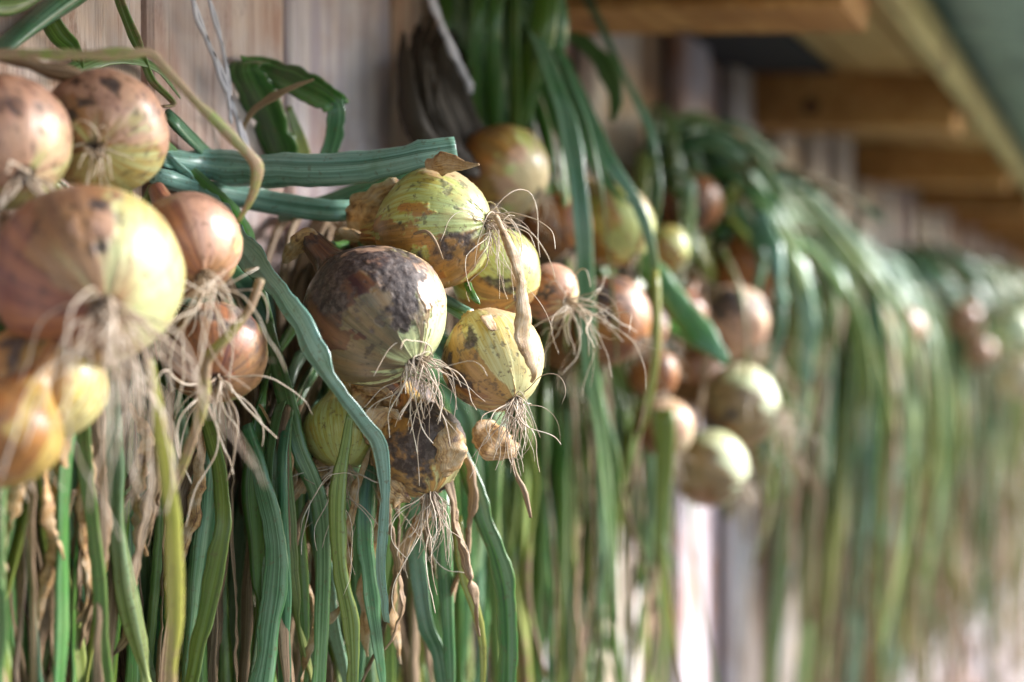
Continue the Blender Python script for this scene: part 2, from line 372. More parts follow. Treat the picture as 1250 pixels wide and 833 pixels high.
def onion(key, px, py, z, dpx, root, mat, label, bunch, brown=None, bamt=0.0, dirt=None, damt=-1.0, paper=None, pamt=-1.0, asp=1.0, pale=.5,
          res=(72, 56), rn=26, rl=.045, rr=.00045, rg=1.0, fan=None, spread=.9, neck=1.0, kind='onion', squash=1.0, pt=None, rad=None):
    c = pt if pt is not None else PZ(px, py, z)
    rad = rad if rad else dpx*z/FP/2; ax = root; seed = (sum(ord(q)*(i+3) for i, q in enumerate(key))*7) % 9973
    root_e = empty('onion', c, label=label, cat='onion', group='onions hung in bunches along the wall')
    nu, nv = res
    pr = [((zz*asp if zz > -.9 else -.9*asp+(zz+.9)*neck), r) for zz, r in PROF]
    S, _ = spline(pr, nv)
    th = np.linspace(0, 2*np.pi, nu, endpoint=False)
    X, Y, A = frame(ax); X, Y, A = np.array(X), np.array(Y), np.array(A)
    zz = np.repeat(S[:, 0], nu); r0 = np.repeat(np.maximum(S[:, 1], 0), nu); t = np.tile(th, nv)
    loc = np.stack([np.cos(t)*r0, np.sin(t)*r0*squash, zz], 1)
    nrm = loc/np.maximum(np.linalg.norm(loc, axis=1), .3)[:, None]
    wn = nrm[:, 0:1]*X+nrm[:, 1:2]*Y+nrm[:, 2:3]*A        # world direction from centre
    sp = loc*1.0+seed*.137
    gv_ = np.stack([np.cos(t)*7+seed*.31, np.sin(t)*7, zz*.55], 1)
    disp = fbm(sp*1.1, 2)*.045 + fbm(gv_*.6, 2)*.012
    neckw = ss(-.7, -1.3, -zz*-1)
    disp = disp + neckw*fbm(np.stack([np.cos(t)*2.5, np.sin(t)*2.5, zz*1.5], 1)+seed, 3)*.10
    edge = fbm(np.stack([np.cos(t)*2.6, np.sin(t)*2.6, zz*1.5], 1)+seed*.77, 6)*1.5
    bd = np.array(brown if brown is not None else (0, 0, 0)); sv = (wn@bd)*.8+bamt+edge*.62; soft = ss(-.1, .5, fbm(sp*1.3+40, 2)); sk = ss(-.02, .05, sv)*(1-soft)+ss(-.28, .30, sv+fbm(gv_*.9, 3)*.25)*soft
    sk2 = ss(.0, .04, (wn@bd)*.7+bamt-.55+fbm(sp*1.9+5, 5)*.6)
    dd = np.array(dirt if dirt is not None else (0, 0, 0)); dn = fbm(sp*3.2+11, 5)
    dm = ss(-.02, .30, (wn@dd)*.8+damt*.9+dn*1.25-.04)
    spot = ss(.33, .45, fbm(sp*7+3, 4))*.6*(1 if damt > -1.2 else .4)
    pd = np.array(paper if paper is not None else (0, 0, 0)); pp = ss(0, .08, (wn@pd)*.9+pamt+edge*.45+.1*dn)
    plate = ss(.20, .10, r0)*(zz > 0)
    dm = np.clip(np.maximum(dm*.95, np.maximum(spot, plate)), 0, 1)
    disp = disp + (pp*(1-pp)*4)*.018*ss(-.2, .4, fbm(sp*4+9, 2)) + (sk*(1-sk)*4)*(1-soft)*.012 + plate*.03*fbm(sp*14, 2) + sk*.012 + sk2*.008 + pp*.006 + dm*fbm(sp*9, 3)*.02
    R_ = rad*(loc + nrm*disp[:, None])
    W = np.array(c)+R_[:, 0:1]*X+R_[:, 1:2]*Y+R_[:, 2:3]*A
    F = []
    for i in range(nv-1):
        b0 = i*nu
        for j in range(nu): j2 = (j+1) % nu; F.append((b0+j, b0+j2, b0+nu+j2, b0+nu+j))
    F.append(tuple(range(nu))[::-1]); F.append(tuple(range((nv-1)*nu, nv*nu)))
    rootpale = ss(.1, .8, zz/asp)*pale
    brn = np.clip(np.maximum(sk*.85, sk2)+neckw*.6, 0, 1)
    tone = np.stack([brn, dm, pp*(1-dm), np.clip(rootpale, 0, 1)], 1)
    W[:, 1] = np.minimum(W[:, 1], -.003)
    mesh_obj('bulb', W, F, OM[mat], root_e, {'tone': tone, 'grain': gv_})
    Av = Vector(A)
    if rn: roots_mesh(c+Av*rad*(.89*asp), Av, rn, rl, rr, root_e, seed, spread, rg, fan, rad*.11)
    nk = c-Av*rad*(.9*asp+.86*neck)
    ONIONS[key] = dict(e=root_e, neck=nk, c=c, r=rad, b=bunch); return root_e
LN = [0]; SIDE = tuple(Rt)
def leaf(parent, pts, w, age=0., blue=.6, dry=0., dead=0., thk=.30, tipdry=.0, n_=None, ns=8, side=SIDE, twist=0., crease=.12, wob=.12, crumple=0., prof=None, name='leaf', w1=None, seed=None, jit=.0, roll=False, kinks=0, mat=None, fold=.3):
    LN[0] += 1; seed = seed or LN[0]; rs = np.random.RandomState(seed*13+5)
    P0 = np.array([list(p) for p in pts])
    L0 = np.linalg.norm(np.diff(P0, axis=0), axis=1).sum()
    n_ = n_ or int(np.clip(L0/.012, 10, 60)); ns = max(ns, 12) if P0[0][0] < 1.4 else ns
    P, L = spline(P0, n_); u = np.linspace(0, 1, n_)
    ph = rs.rand(8)*6.28
    if jit:
        for a in range(3): P[:, a] += jit*(np.sin(u*L*22+ph[a])+.6*np.sin(u*L*51+ph[a+3]))*np.minimum(1, u*6)*(1 if a != 1 else .5)
    P[:, 1] = np.minimum(P[:, 1], -.004)
    if prof is None: W = np.interp(u, [0, .08, .5, .85, 1], [.8, 1, .95, .6, .12])
    else: W = np.interp(u, np.linspace(0, 1, len(prof)), prof)
    kt = 0
    for kk in range(kinks):
        uk = rs.uniform(.3, .9); W = W*(1-.45*np.exp(-((u-uk)/.02)**2)); kt = kt+rs.choice([-1, 1])*rs.uniform(.6, 1.9)*ss(uk-.02, uk+.02, u)
        d = np.array([rs.normal()*.05, rs.normal()*.02, 0]); P = P+np.outer(np.maximum(u-uk, 0)*L, d*1.8)
    P[:, 1] = np.minimum(P[:, 1], -.004)
    wv = 1+wob*(np.sin(u*L*40+ph[6])*.6+np.sin(u*L*97+ph[7])*.4)
    hw = w/2*W*wv
    tv = thk*(1+.5*np.sin(u*L*30+ph[5])) 
    tws = twist*u+kt+ .25*np.sin(u*L*14+ph[4])+rs.uniform(-.3, .3)*(1 if not roll else 4)
    v, f = sweep(P, hw, np.maximum(hw*tv, .0004), side, ns, tws, crease, fold=fold, seed=seed)
    if crumple:
        q = v*140+seed; v = v+crumple*np.stack([fbm(q, 3), fbm(q+31, 3), fbm(q+77, 3)], 1)
        v[:, 1] = np.minimum(v[:, 1], -.003)
    U = np.repeat(u, ns); ang = np.tile(np.linspace(0, 2*np.pi, ns, endpoint=False), n_)
    ag = np.clip(age+tipdry*ss(.35, .85, U)*.9, 0, 1); dr = np.clip(dry+tipdry*ss(.6, 1.0, U), 0, 1)
    tone = np.stack([ag, np.full_like(ag, blue), dr, np.full_like(ag, dead)], 1)
    gr = np.stack([np.cos(ang)*(5+(seed*7%9))+seed*1.7, np.sin(ang)*7, U*L*9], 1)
    return mesh_obj(name, v, f, mat or LEAF, parent, {'tone': tone, 'grain': gr})

# ------------------------------------------------------------------ the onions
def B(x, y, z=.4): return camv(x, y, z)
# bunch a : nearest, left edge
onion('a1', 2, 176, .62, 170, B(.55, -.55, .6), 'rose', 'purplish brown onion cut off by the left edge, above the largest onion', 'a', B(-.2, .6, .5), .15, B(-.3, .8, .3), -.6, B(.8, .2, .5), -.45, rn=14, rl=.035, rr=.0006, pale=.1)
onion('a2', 128, 164, .66, 152, B(.10, -.38, .92), 'rose', 'speckled tan onion with its root scar facing us, under the dried bent stem', 'a', B(0, .95, .1), .05, B(0, .6, .6), -.8, B(.5, .8, .2), -.35, rn=16, rl=.03, rr=.0005, pale=0)
onion('a3', 110, 338, .60, 226, B(.42, -.40, .82), 'rose', 'largest onion at the left, orange brown with a pale green side and long roots', 'a', B(-.85, -.15, .3), .26, B(.3, .7, .6), -1.0, B(.45, .45, .6), -.90, pale=.85, res=(200, 150), rn=38, rl=.11, rr=.0005, rg=1.6, spread=.8)
onion('a4', 228, 300, .67, 134, B(.45, -.62, .6), 'rose', 'pinkish brown onion just right of the largest onion', 'a', B(0, .3, .6), .30, None, -1.3, B(.7, .5, .3), -.4, rn=26, rl=.07, rr=.00042, rg=1.2, pale=.2)
onion('a5', 262, 432, .71, 128, B(.2, -.5, .8), 'rose', 'rust brown onion half hidden behind tangled roots, low in the left bunch', 'a', B(0, .2, .8), .30, B(.3, .5, .3), -.7, None, -1, rn=24, rl=.06, rr=.0005, rg=1.4)
onion('a6', 52, 468, .60, 156, B(-.2, -.85, .35), 'yellow', 'olive yellow onion tucked directly under the largest onion', 'a', B(-.6, .3, .3), .20, B(-.4, .2, .3), -.75, None, -1, rn=10, rl=.03, pale=.1)
onion('a7', 6, 530, .565, 140, B(-.35, -.8, .3), 'brown', 'mottled ochre onion at the bottom of the left bunch, cut by the frame', 'a', B(-.5, .2, .5), .1, None, -.7, None, -1, rn=8, rl=.03, pale=0)
# bunch b : in focus
onion('b1', 533, 279, .79, 150, B(.93, .06, .36), 'green', 'striped yellow green onion under the cut leaf end, roots pointing right', 'b', B(-.1, -.9, .2), -.22, B(.1, -.3, .7), -.95, B(.5, .85, .2), -.62, res=(280, 210), rn=58, rl=.048, rr=.00034, rg=1.6, asp=1.0, pale=.95, neck=.45, spread=1.2)
onion('b2', 460, 388, .755, 182, B(.60, -.66, .46), 'soil', 'big soil stained onion with purple black crown, in the centre of the sharp bunch', 'b', B(-.72, .15, .52), .08, B(-.42, .50, .75), -.50, B(.40, .9, .2), -.6, res=(320, 240), rn=54, rl=.045, rr=.0004, rg=1.3, pale=.9, neck=.8, spread=1.6)
onion('b3', 603, 441, .775, 126, B(.42, -.80, .50), 'yellow', 'straw yellow onion with a dried orange sheath hanging over it', 'b', B(-.7, -.55, .2), -.22, B(-.6, .0, .5), -.80, B(.2, .9, .2), -.8, asp=1.05, res=(260, 200), rn=46, rl=.042, rr=.00034, rg=1.6, pale=.75, neck=.25)
onion('b4', 606, 335, .83, 112, B(.5, -.5, .6), 'green', 'smooth yellow green onion behind the roots, between two sharp onions', 'b', B(.2, -.9, .1), -.35, B(.3, -.4, .5), -1.0, None, -1, res=(120, 90), rn=0, pale=.5)
onion('b5', 512, 548, .79, 116, B(.25, -.9, .35), 'yellow', 'black smudged yellow onion below the big soil stained one', 'b', B(-.3, .1, .5), -.05, B(.6, .6, .6), -.12, None, -1, asp=1.1, res=(180, 140), rn=46, rl=.05, rr=.0004, rg=1.5, pale=.4)
onion('b6', 418, 528, .80, 98, B(.1, -.92, .35), 'green', 'plain yellow green onion behind a leaf, lower left of the sharp bunch', 'b', None, -.55, None, -1.25, None, -1, res=(140, 110), rn=48, rl=.06, rr=.0004, rg=1.5, spread=1.2, pale=.1)
onion('b7', 482, 505, .815, 104, B(.3, -.7, .5), 'brown', 'dark brown onion wedged beneath the big soil stained one', 'b', B(-.2, 0, .9), .3, B(.3, .5, .5), -.35, None, -1, res=(120, 90), rn=16, rl=.03, pale=.1)
onion('b8', 360, 640, .86, 62, B(-.1, -.9, .3), 'brown', 'small ochre onion peeping between leaves under the sharp bunch', 'b', B(0, .2, .4), .05, None, -1, None, -1, rn=22, rl=.05, rr=.0004, rg=1.6, pale=.1)
onion('b9', 672, 358, .88, 72, B(.55, -.35, .75), 'pink', 'small tan onion with a fan of pale roots spreading right', 'b', B(-.6, .2, .3), .15, B(-.5, .3, .5), -.6, B(.3, .8, .3), -.6, rn=34, rl=.065, rr=.0004, rg=.7, fan=B(.9, -.3, .2), pale=.3)
# bunch c : blurred, behind the sharp one
onion('c1', 614, 212, 1.06, 122, B(.74, -.5, .4), 'green', 'rusty and pale green onion at the foot of the upright dark leaves', 'c', B(-.85, .15, .2), .05, None, -1.2, B(.7, -.3, .5), -.45, rn=14, rl=.04, pale=.9, asp=1.0)
onion('c2', 748, 276, 1.16, 104, B(.5, -.75, .3), 'green', 'smooth pale green onion right of the long draping leaf', 'c', B(-.6, -.8, .2), -.35, None, -1.3, B(.3, .9, .2), -.7, rn=8, rl=.03, pale=.7, asp=1.05)
onion('c3', 680, 282, 1.10, 92, B(.4, -.6, .6), 'brown', 'dark rust onion squeezed left of the long draping leaf', 'c', B(0, .3, .7), .35, B(0, -.9, .1), -.6, None, -1, rn=14, rl=.05, pale=.1)
onion('c4', 742, 393, 1.14, 112, B(.7, -.45, .5), 'brown', 'orange onion with a glossy white shoulder in the second bunch', 'c', B(-.2, .1, .8), .35, B(-.3, .4, .6), -.6, B(.6, .7, .4), -.75, rn=14, rl=.04, pale=.8)
onion('c5', 812, 306, 1.30, 64, B(.6, -.5, .5), 'green', 'small greenish onion at the upper right of the second bunch', 'c', B(-.5, -.3, .3), -.1, None, -1, None, -1, rn=6, rl=.03, pale=.4)
onion('c6', 688, 415, 1.18, 84, B(.2, -.8, .4), 'brown', 'shaded brown onion at the back left of the orange one', 'c', B(0, 0, .8), .35, None, -.9, None, -1, rn=10, rl=.05, pale=0)
onion('c7', 786, 402, 1.22, 62, B(.5, -.6, .5), 'pink', 'small dusty pink onion touching the orange one', 'c', B(0, .3, .5), .2, B(0, .4, .5), -.5, B(.5, .5, .5), -.7, rn=8, rl=.04, pale=.5)
onion('c8', 798, 458, 1.25, 66, B(.4, -.7, .5), 'brown', 'bright rust onion beside the tan dangling stem', 'c', B(0, 0, .8), .4, None, -1, None, -1, rn=10, rl=.04, pale=0)
onion('c9', 812, 522, 1.28, 72, B(.3, -.85, .3), 'pink', 'whitish pink onion at the bottom of the second bunch', 'c', B(-.6, -.3, .3), -.1, None, -1.2, B(.4, .4, .6), -.45, rn=12, rl=.04, pale=.9, asp=1.1)
onion('c10', 832, 385, 1.36, 60, B(-.3, -.6, .5), 'pink', 'little tan onion peeking out behind the thick green stub leaves', 'c', B(0, .3, .6), .2, None, -1, None, -.6, rn=6, rl=.03, pale=.3)
# bunch d
onion('d1', 893, 393, 1.45, 94, B(.55, -.72, .4), 'pink', 'ash purple onion with a dark cap in the third bunch', 'd', B(-.3, -.5, .4), -.1, B(-.25, .9, .35), -.42, B(.3, .2, .8), .0, rn=24, rl=.08, rr=.0006, rg=.8, fan=B(.8, -.5, .1), pale=.9)
onion('d2', 905, 496, 1.40, 104, B(.85, -.15, .5), 'white', 'onion with a black brown lower half and white green top, third bunch', 'd', B(-.75, -.62, .25), -.02, B(-.75, -.3, .5), -.62, B(.2, .9, .1), -.7, rn=26, rl=.085, rr=.0006, rg=1.6, pale=1)
onion('d3', 868, 572, 1.36, 98, B(.75, -.35, .4), 'white', 'mint green and brown onion lowest in the third bunch', 'd', B(-.7, -.6, .2), .0, None, -1.3, None, -1, rn=18, rl=.05, rr=.0006, rg=1.4, pale=1, asp=1.0)
onion('d4', 915, 328, 1.56, 98, B(.5, -.6, .5), 'brown', 'orange brown onion under the drooping leaves of the third bunch', 'd', B(0, .1, .8), .35, B(-.8, .2, 0), -.7, None, -.9, rn=10, rl=.04, pale=.1)
onion('d5', 962, 388, 1.68, 84, B(.5, -.6, .4), 'brown', 'shadowed dark brown onion behind the leaves of the third bunch', 'd', B(0, 0, .8), .4, B(0, 0, .5), -.3, None, -1, rn=12, rl=.06, pale=0)
onion('d6', 848, 462, 1.46, 76, B(.3, -.7, .5), 'brown', 'copper onion left of the black brown and white one', 'd', B(0, 0, .8), .35, None, -.9, B(.5, .4, .4), -.5, rn=12, rl=.05, pale=.1)
onion('d7', 885, 186, 1.62, 62, B(-.2, .6, .6), 'pink', 'pinkish onion up under the arching leaf tops of the third bunch', 'd', B(0, 0, .6), .1, None, -1, B(0, .6, .4), -.2, rn=0, pale=.3)
onion('d8', 842, 250, 1.50, 80, B(0, -.6, .5), 'brown', 'dim brown onion inside the leaf tangle of the third bunch', 'd', B(0, 0, .8), .4, B(0, 0, .8), -.5, None, -1, rn=8, rl=.03, pale=0)
# distant bunches
onion('e1', 1104, 402, 2.30, 52, B(.2, -.5, .7), 'pink', 'faint pink onion beside the white planks, fourth bunch', 'e', B(0, .3, .6), .1, None, -1.0, B(0, .2, .9), -.6, rn=10, rl=.06, pale=.9)
onion('e2', 1040, 330, 2.1, 52, B(.1, -.6, .6), 'brown', 'blurred rust onion buried high in the fourth bunch', 'e', B(0, 0, .8), .3, None, -1, None, -1, rn=8, rl=.05, pale=.1)
onion('f1', 1178, 392, 3.0, 44, B(.3, -.5, .7), 'pink', 'blurred salmon onion above another in a far bunch', 'f', B(0, 0, .5), 0, None, -1.0, B(0, 0, .9), -.7, rn=6, rl=.06, pale=.6)
onion('f2', 1196, 432, 3.0, 40, B(.3, -.6, .7), 'pink', 'small blurred cream onion just below a salmon one, far bunch', 'f', B(0, 0, .5), -.1, None, -1.1, B(0, 0, .9), -.5, rn=6, rl=.06, pale=.9)
onion('g1', 1238, 405, 2.8, 52, B(.1, -.5, .8), 'white', 'cream yellow onion at the right edge of the picture', 'g', None, -.5, None, -1.4, None, -1, rn=6, rl=.05, pale=.8)
onion('g2', 1246, 462, 2.9, 54, B(.1, -.6, .8), 'white', 'whitish onion under the cream yellow one at the right edge', 'g', None, -.4, None, -1.4, B(0, 0, .9), .0, rn=10, rl=.07, pale=1)

# ------------------------------------------------------------------ single leaves one can follow in the photograph
O = lambda k: ONIONS[k]['e']
def PC(px, py, z): return PZ(px, py, min(z, (D-.010)/ray(px, py).y))          # never behind the wall face
def LP(k, path, w, **kw):
    if kw.get('name') in ('dried_sheath', 'dried_scale', 'skin_scrap'): kw['mat'] = SHEATH
    if 'side' not in kw and path[-1][1] > 690 and w > .009 and kw.get('blue', 0) < 1.5: w *= .72
    return leaf(O(k), [PC(*p) if p[2] > .45 else PW(*p) for p in path], w, **kw)
# z values above .45 are distances from the lens, smaller ones distances from the wall face
cs = tuple(Up)
LP('b1', [(195, 190, .90), (250, 202, .86), (330, 209, .82), (430, 206, .80), (510, 190, .785), (557, 182, .785)], .0185, blue=1.75, thk=.8, crease=0, ns=14, n_=60, side=cs, prof=[.6, .95, 1.02, 1.08, 1.0, .95, .85, .72], wob=.03)
LP('b2', [(190, 215, .92), (250, 232, .88), (320, 246, .85), (390, 256, .83), (432, 258, .83)], .0135, blue=1.75, thk=.75, crease=0, ns=14, side=cs, prof=[.7, .9, 1.05, 1.1, 1], wob=.03)
LP('b1', [(340, 262, .88), (400, 250, .87), (450, 232, .86), (500, 210, .86)], .013, blue=.8, thk=.6, side=cs, prof=[.8, 1, 1, .9])
LP('b2', [(200, 175, .93), (230, 205, .88), (290, 262, .82), (312, 330, .80), (335, 400, .80)], .010, blue=.15, age=.05, thk=.3, side=cs, n_=40)
LP('b2', [(198, 190, .90), (245, 245, .82), (300, 305, .76), (352, 372, .715), (400, 455, .705), (440, 510, .71), (464, 545, .72), (469, 600, .73), (465, 680, .74), (472, 760, .76)], .0122, blue=1.75, age=.1, thk=.25, n_=90, ns=12, crease=.35, fold=.55, crumple=.0006, prof=[.9, 1.1, 1.2, 1.15, 1, .9, .7, .6, .5, .3], wob=.05)
LP('a4', [(205, 140, .90), (235, 170, .88), (270, 200, .87), (330, 235, .86)], .012, blue=.9, thk=.4, side=cs)
# folded dark leaf standing against the wall
LP('b2', [(350, 215, .93), (345, 185, .92), (325, 135, .91), (303, 98, .905), (300, 80, .90), (318, 76, .895)], .024, blue=.15, thk=.10, n_=44, ns=10, crease=.1, prof=[.8, 1, 1.0, 1, .9, .7], tipdry=0, wob=.04)
LP('b2', [(300, 82, .90), (325, 84, .885), (370, 103, .87), (402, 120, .865), (410, 132, .865)], .020, blue=.2, thk=.10, n_=36, ns=10, side=cs, crease=.1, prof=[.7, .9, 1.0, 1.0, .8], wob=.04)
LP('b2', [(409, 122, .865), (412, 140, .865), (408, 165, .87), (398, 200, .875)], .011, blue=.8, thk=.12, n_=26, prof=[.8, 1, 1, .9], wob=.04)
LP('b2', [(352, 130, .915), (362, 160, .915), (372, 190, .915)], .010, blue=.5, age=.4, thk=.1, prof=[.4, .9, 1], tipdry=.4)
LP('b2', [(303, 180, .87), (296, 160, .87), (310, 135, .86), (345, 112, .85), (383, 97, .85)], .0042, dry=1, thk=.4, prof=[.5, .6, .8, 1.3, .9, .3], n_=36)
# dried bent stem above the left bunch
LP('a3', [(-30, 66, .60), (40, 66, .61), (100, 68, .62), (160, 66, .63), (184, 66, .635), (205, 88, .64), (250, 135, .65), (300, 185, .66), (314, 205, .665), (308, 240, .67), (290, 272, .675)], .0046, blue=.0, age=.5, dry=.56, thk=.4, n_=70, ns=10, side=cs, prof=[1, 1, .9, 1, 1.1, .8, .9, 1.1, 1.3, 1.5, 1.1, .6], wob=.12)
LP('a2', [(-20, 62, .64), (20, 72, .64), (60, 85, .645), (110, 95, .65)], .0065, dry=.9, blue=0, thk=.7, prof=[1, 1.2, .8, 1.4, .5], side=cs, crumple=.0012)
LP('a2', [(-10, 70, .72), (20, 45, .74), (55, 18, .76), (100, -15, .78), (150, -60, .8)], .0155, blue=1, thk=.6, crease=.05, ns=12, prof=[1, 1, .9, .8], wob=.03)
LP('a1', [(-30, 10, .70), (0, 8, .70), (25, 4, .70), (60, -10, .7)], .010, blue=.6, age=.3, thk=.5, side=cs, prof=[.9, 1, .9, .3])
LP('a2', [(60, 20, .86), (75, 45, .86), (90, 60, .86), (100, 90, .85)], .010, blue=.1, age=.2, dry=.3, thk=.2)
LP('a2', [(140, -20, .93), (155, 25, .92), (172, 65, .91), (185, 98, .905), (205, 118, .90), (212, 128, .9), (198, 130, .9)], .0065, blue=.1, age=.25, dry=.45, thk=.35, n_=40, prof=[1, 1, 1.1, .8, .7, .6, .5])
LP('a4', [(80, 90, .80), (140, 70, .82), (190, 82, .84), (220, 120, .86)], .010, blue=.6, thk=.4, age=.2, side=cs)
# low, left
LP('a7', [(-15, 585, .66), (15, 610, .67), (50, 655, .68), (82, 715, .69), (98, 755, .69), (84, 790, .69), (70, 830, .69), (60, 880, .7)], .0125, blue=0, age=.6, dry=.85, thk=.25, n_=50, ns=10, prof=[.9, 1.1, 1.1, .9, 1.2, 1.5, .9, .6], crumple=.0012)
LP('a3', [(182, 440, .60), (192, 500, .605), (203, 570, .61), (211, 650, .615), (213, 740, .62), (206, 850, .63)], .0062, blue=.0, age=.9, dry=.2, thk=.5, n_=50, tipdry=.35, prof=[.7, .9, 1.1, 1.2, 1, .9])
LP('a4', [(318, 342, .66), (303, 378, .655), (270, 415, .65), (250, 440, .65), (247, 490, .65), (232, 545, .65), (210, 610, .65)], .0038, blue=0, age=1, dry=.55, thk=.9, n_=50, prof=[1.2, 1, 1.3, 1.6, 1, 1.1, .5], name='thick_root', jit=.0008)
LP('a5', [(250, 505, .74), (268, 570, .73), (272, 640, .72), (255, 730, .72), (230, 850, .72)], .0115, blue=.1, age=.4, thk=.2, n_=44, prof=[.9, 1, 1.1, 1.1, 1])
LP('a5', [(300, 520, .76), (322, 590, .75), (337, 670, .75), (330, 760, .75), (315, 860, .75)], .0145, blue=1, age=.1, thk=.45, n_=44, prof=[.8, 1, 1.1, 1.1, 1])
LP('b6', [(325, 390, .80), (342, 460, .79), (362, 540, .78), (388, 610, .78), (394, 690, .78), (388, 860, .78)], .013, blue=.45, age=.12, thk=.28, n_=50, crease=.25, prof=[.9, 1.1, 1.1, .9, .9, .9])
LP('b6', [(428, 505, .765), (418, 560, .765), (412, 620, .765), (415, 690, .77), (428, 760, .775), (432, 860, .78)], .0085, blue=.3, age=.45, thk=.35, n_=44, prof=[.6, 1, 1, .9, .8])
LP('b6', [(365, 560, .80), (362, 640, .80), (368, 740, .80), (375, 860, .80)], .013, blue=.1, age=.15, thk=.25)
LP('b5', [(553, 520, .83), (570, 570, .825), (592, 640, .82), (613, 700, .82), (620, 760, .82), (620, 860, .82)], .0155, blue=.12, age=.02, thk=.3, n_=50, ns=12, crease=.25, prof=[.5, 1, 1.1, 1, .9, .9], wob=.04)
LP('b5', [(540, 600, .83), (543, 680, .83), (547, 760, .83), (552, 860, .83)], .0125, blue=.5, age=.05, thk=.3, crease=.2)
LP('b5', [(505, 600, .85), (508, 680, .845), (520, 760, .84), (535, 800, .84), (545, 870, .84)], .017, blue=.9, age=.05, thk=.2, crease=.2, n_=44)
LP('b5', [(558, 630, .82), (565, 700, .82), (582, 750, .82), (590, 800, .82), (588, 870, .82)], .0065, blue=0, age=.8, thk=.4, tipdry=.6)
LP('b2', [(450, 560, .80), (445, 640, .79), (452, 720, .79), (462, 790, .79), (470, 860, .79)], .0135, blue=.7, age=.05, thk=.3, n_=40)
LP('b8', [(430, 600, .86), (440, 690, .86), (435, 860, .86)], .016, blue=.8, age=.05, thk=.3)
for i in range(30):                                      # dried, twisted strands hanging over the green ones
    q = random.Random(700+i); x0 = q.uniform(20, 600); y0 = q.uniform(470, 620); nr = x0 < 320; z0 = q.uniform(.68, .80) if nr else q.uniform(.78, .84)
    z0 = min(z0, (D-.06)/ray(x0, y0).y); pt = [(x0, y0, z0)]; dx = q.gauss(0, 22); yy = y0
    for k in range(q.choice([3, 4, 5])): yy += q.uniform(45, 85); dx += q.gauss(0, 14); pt.append((x0+dx, yy, z0+.004*k))
    leaf(O(q.choice(['a5', 'a4', 'a6']) if nr else q.choice(['b6', 'b7', 'b5', 'b8'])), [PC(*p) for p in pt], q.uniform(.0035, .009), mat=SHEATH if i % 2 else None, dry=.85, age=.9, dead=q.choice([0, 0, .4]), thk=.4, n_=60, fold=.9, kinks=2, twist=q.uniform(-3, 3), crumple=.0016, prof=[.4, .9, 1, .8, 1.2, .7, .2], name='dried_leaf')
# dried sheaths and scraps in the sharp bunch
LP('b3', [(604, 262, .735), (622, 300, .735), (634, 340, .733), (640, 375, .73), (636, 400, .728), (640, 425, .727), (652, 455, .728), (648, 468, .73)], .0056, blue=0, age=1, dry=.55, thk=.7, n_=56, ns=12, prof=[.4, .7, .9, 1.0, 1.3, 1.9, 1.6, .9, .3], crumple=.0016, name='dried_sheath')
LP('b3', [(590, 515, .80), (600, 535, .795), (612, 545, .79), (630, 552, .79)], .020, blue=0, age=1, dry=.62, thk=.35, n_=24, ns=12, prof=[.4, 1.1, 1.1, .5], crumple=.003, name='dried_scale')
LP('b3', [(622, 548, .79), (630, 580, .79), (640, 600, .79), (648, 632, .79)], .0028, dry=1, thk=.7, prof=[1, .7, 1.2, .7], name='dried_root')
LP('b2', [(350, 318, .80), (368, 296, .79), (384, 285, .785), (395, 300, .785)], .018, dry=.9, dead=.2, thk=.5, n_=24, ns=12, prof=[.4, 1, 1.2, .4], crumple=.003, name='dried_sheath')
LP('b1', [(440, 300, .84), (447, 268, .83), (462, 240, .815), (490, 222, .80)], .022, dry=.9, dead=.35, thk=.5, n_=26, ns=12, prof=[.6, 1.2, 1.3, .6], crumple=.003, name='dried_sheath')
LP('b1', [(520, 200, .775), (545, 199, .765), (568, 203, .76), (582, 200, .757)], .011, dry=.85, age=.8, thk=.3, n_=26, ns=12, prof=[.4, 1.1, .8, .2], crumple=.0022, side=cs, name='dried_sheath')
LP('b3', [(592, 385, .755), (600, 398, .752), (607, 405, .752)], .008, dry=.5, age=.9, thk=.2, n_=14, crumple=.0015, name='skin_scrap')
LP('b4', [(570, 345, .775), (578, 362, .77), (586, 372, .77)], .0045, blue=0, age=.1, thk=.3, n_=14, name='leaf_scrap')
LP('b1', [(505, 286, .745), (520, 284, .742), (531, 296, .742), (541, 318, .745)], .0016, dry=.7, age=.9, thk=.8, n_=20, name='thin_root', jit=.0005)
for i, (pts, w) in enumerate((
    ([(432, 500, .80), (448, 484, .79), (468, 482, .782), (486, 496, .78)], .020), ([(452, 540, .785), (462, 515, .78), (478, 505, .775), (492, 512, .775)], .018),
    ([(530, 512, .775), (544, 530, .77), (548, 556, .77), (540, 585, .775)], .014), ([(468, 585, .775), (480, 600, .77), (500, 612, .77)], .012),
    ([(408, 292, .83), (420, 285, .82), (440, 288, .81), (452, 300, .81)], .014))):
    LP('b7' if i < 2 else 'b5', pts, w, thk=.4, n_=30, ns=14, prof=[.3, 1.1, 1.2, .4], crumple=.0042, name='dried_scale')
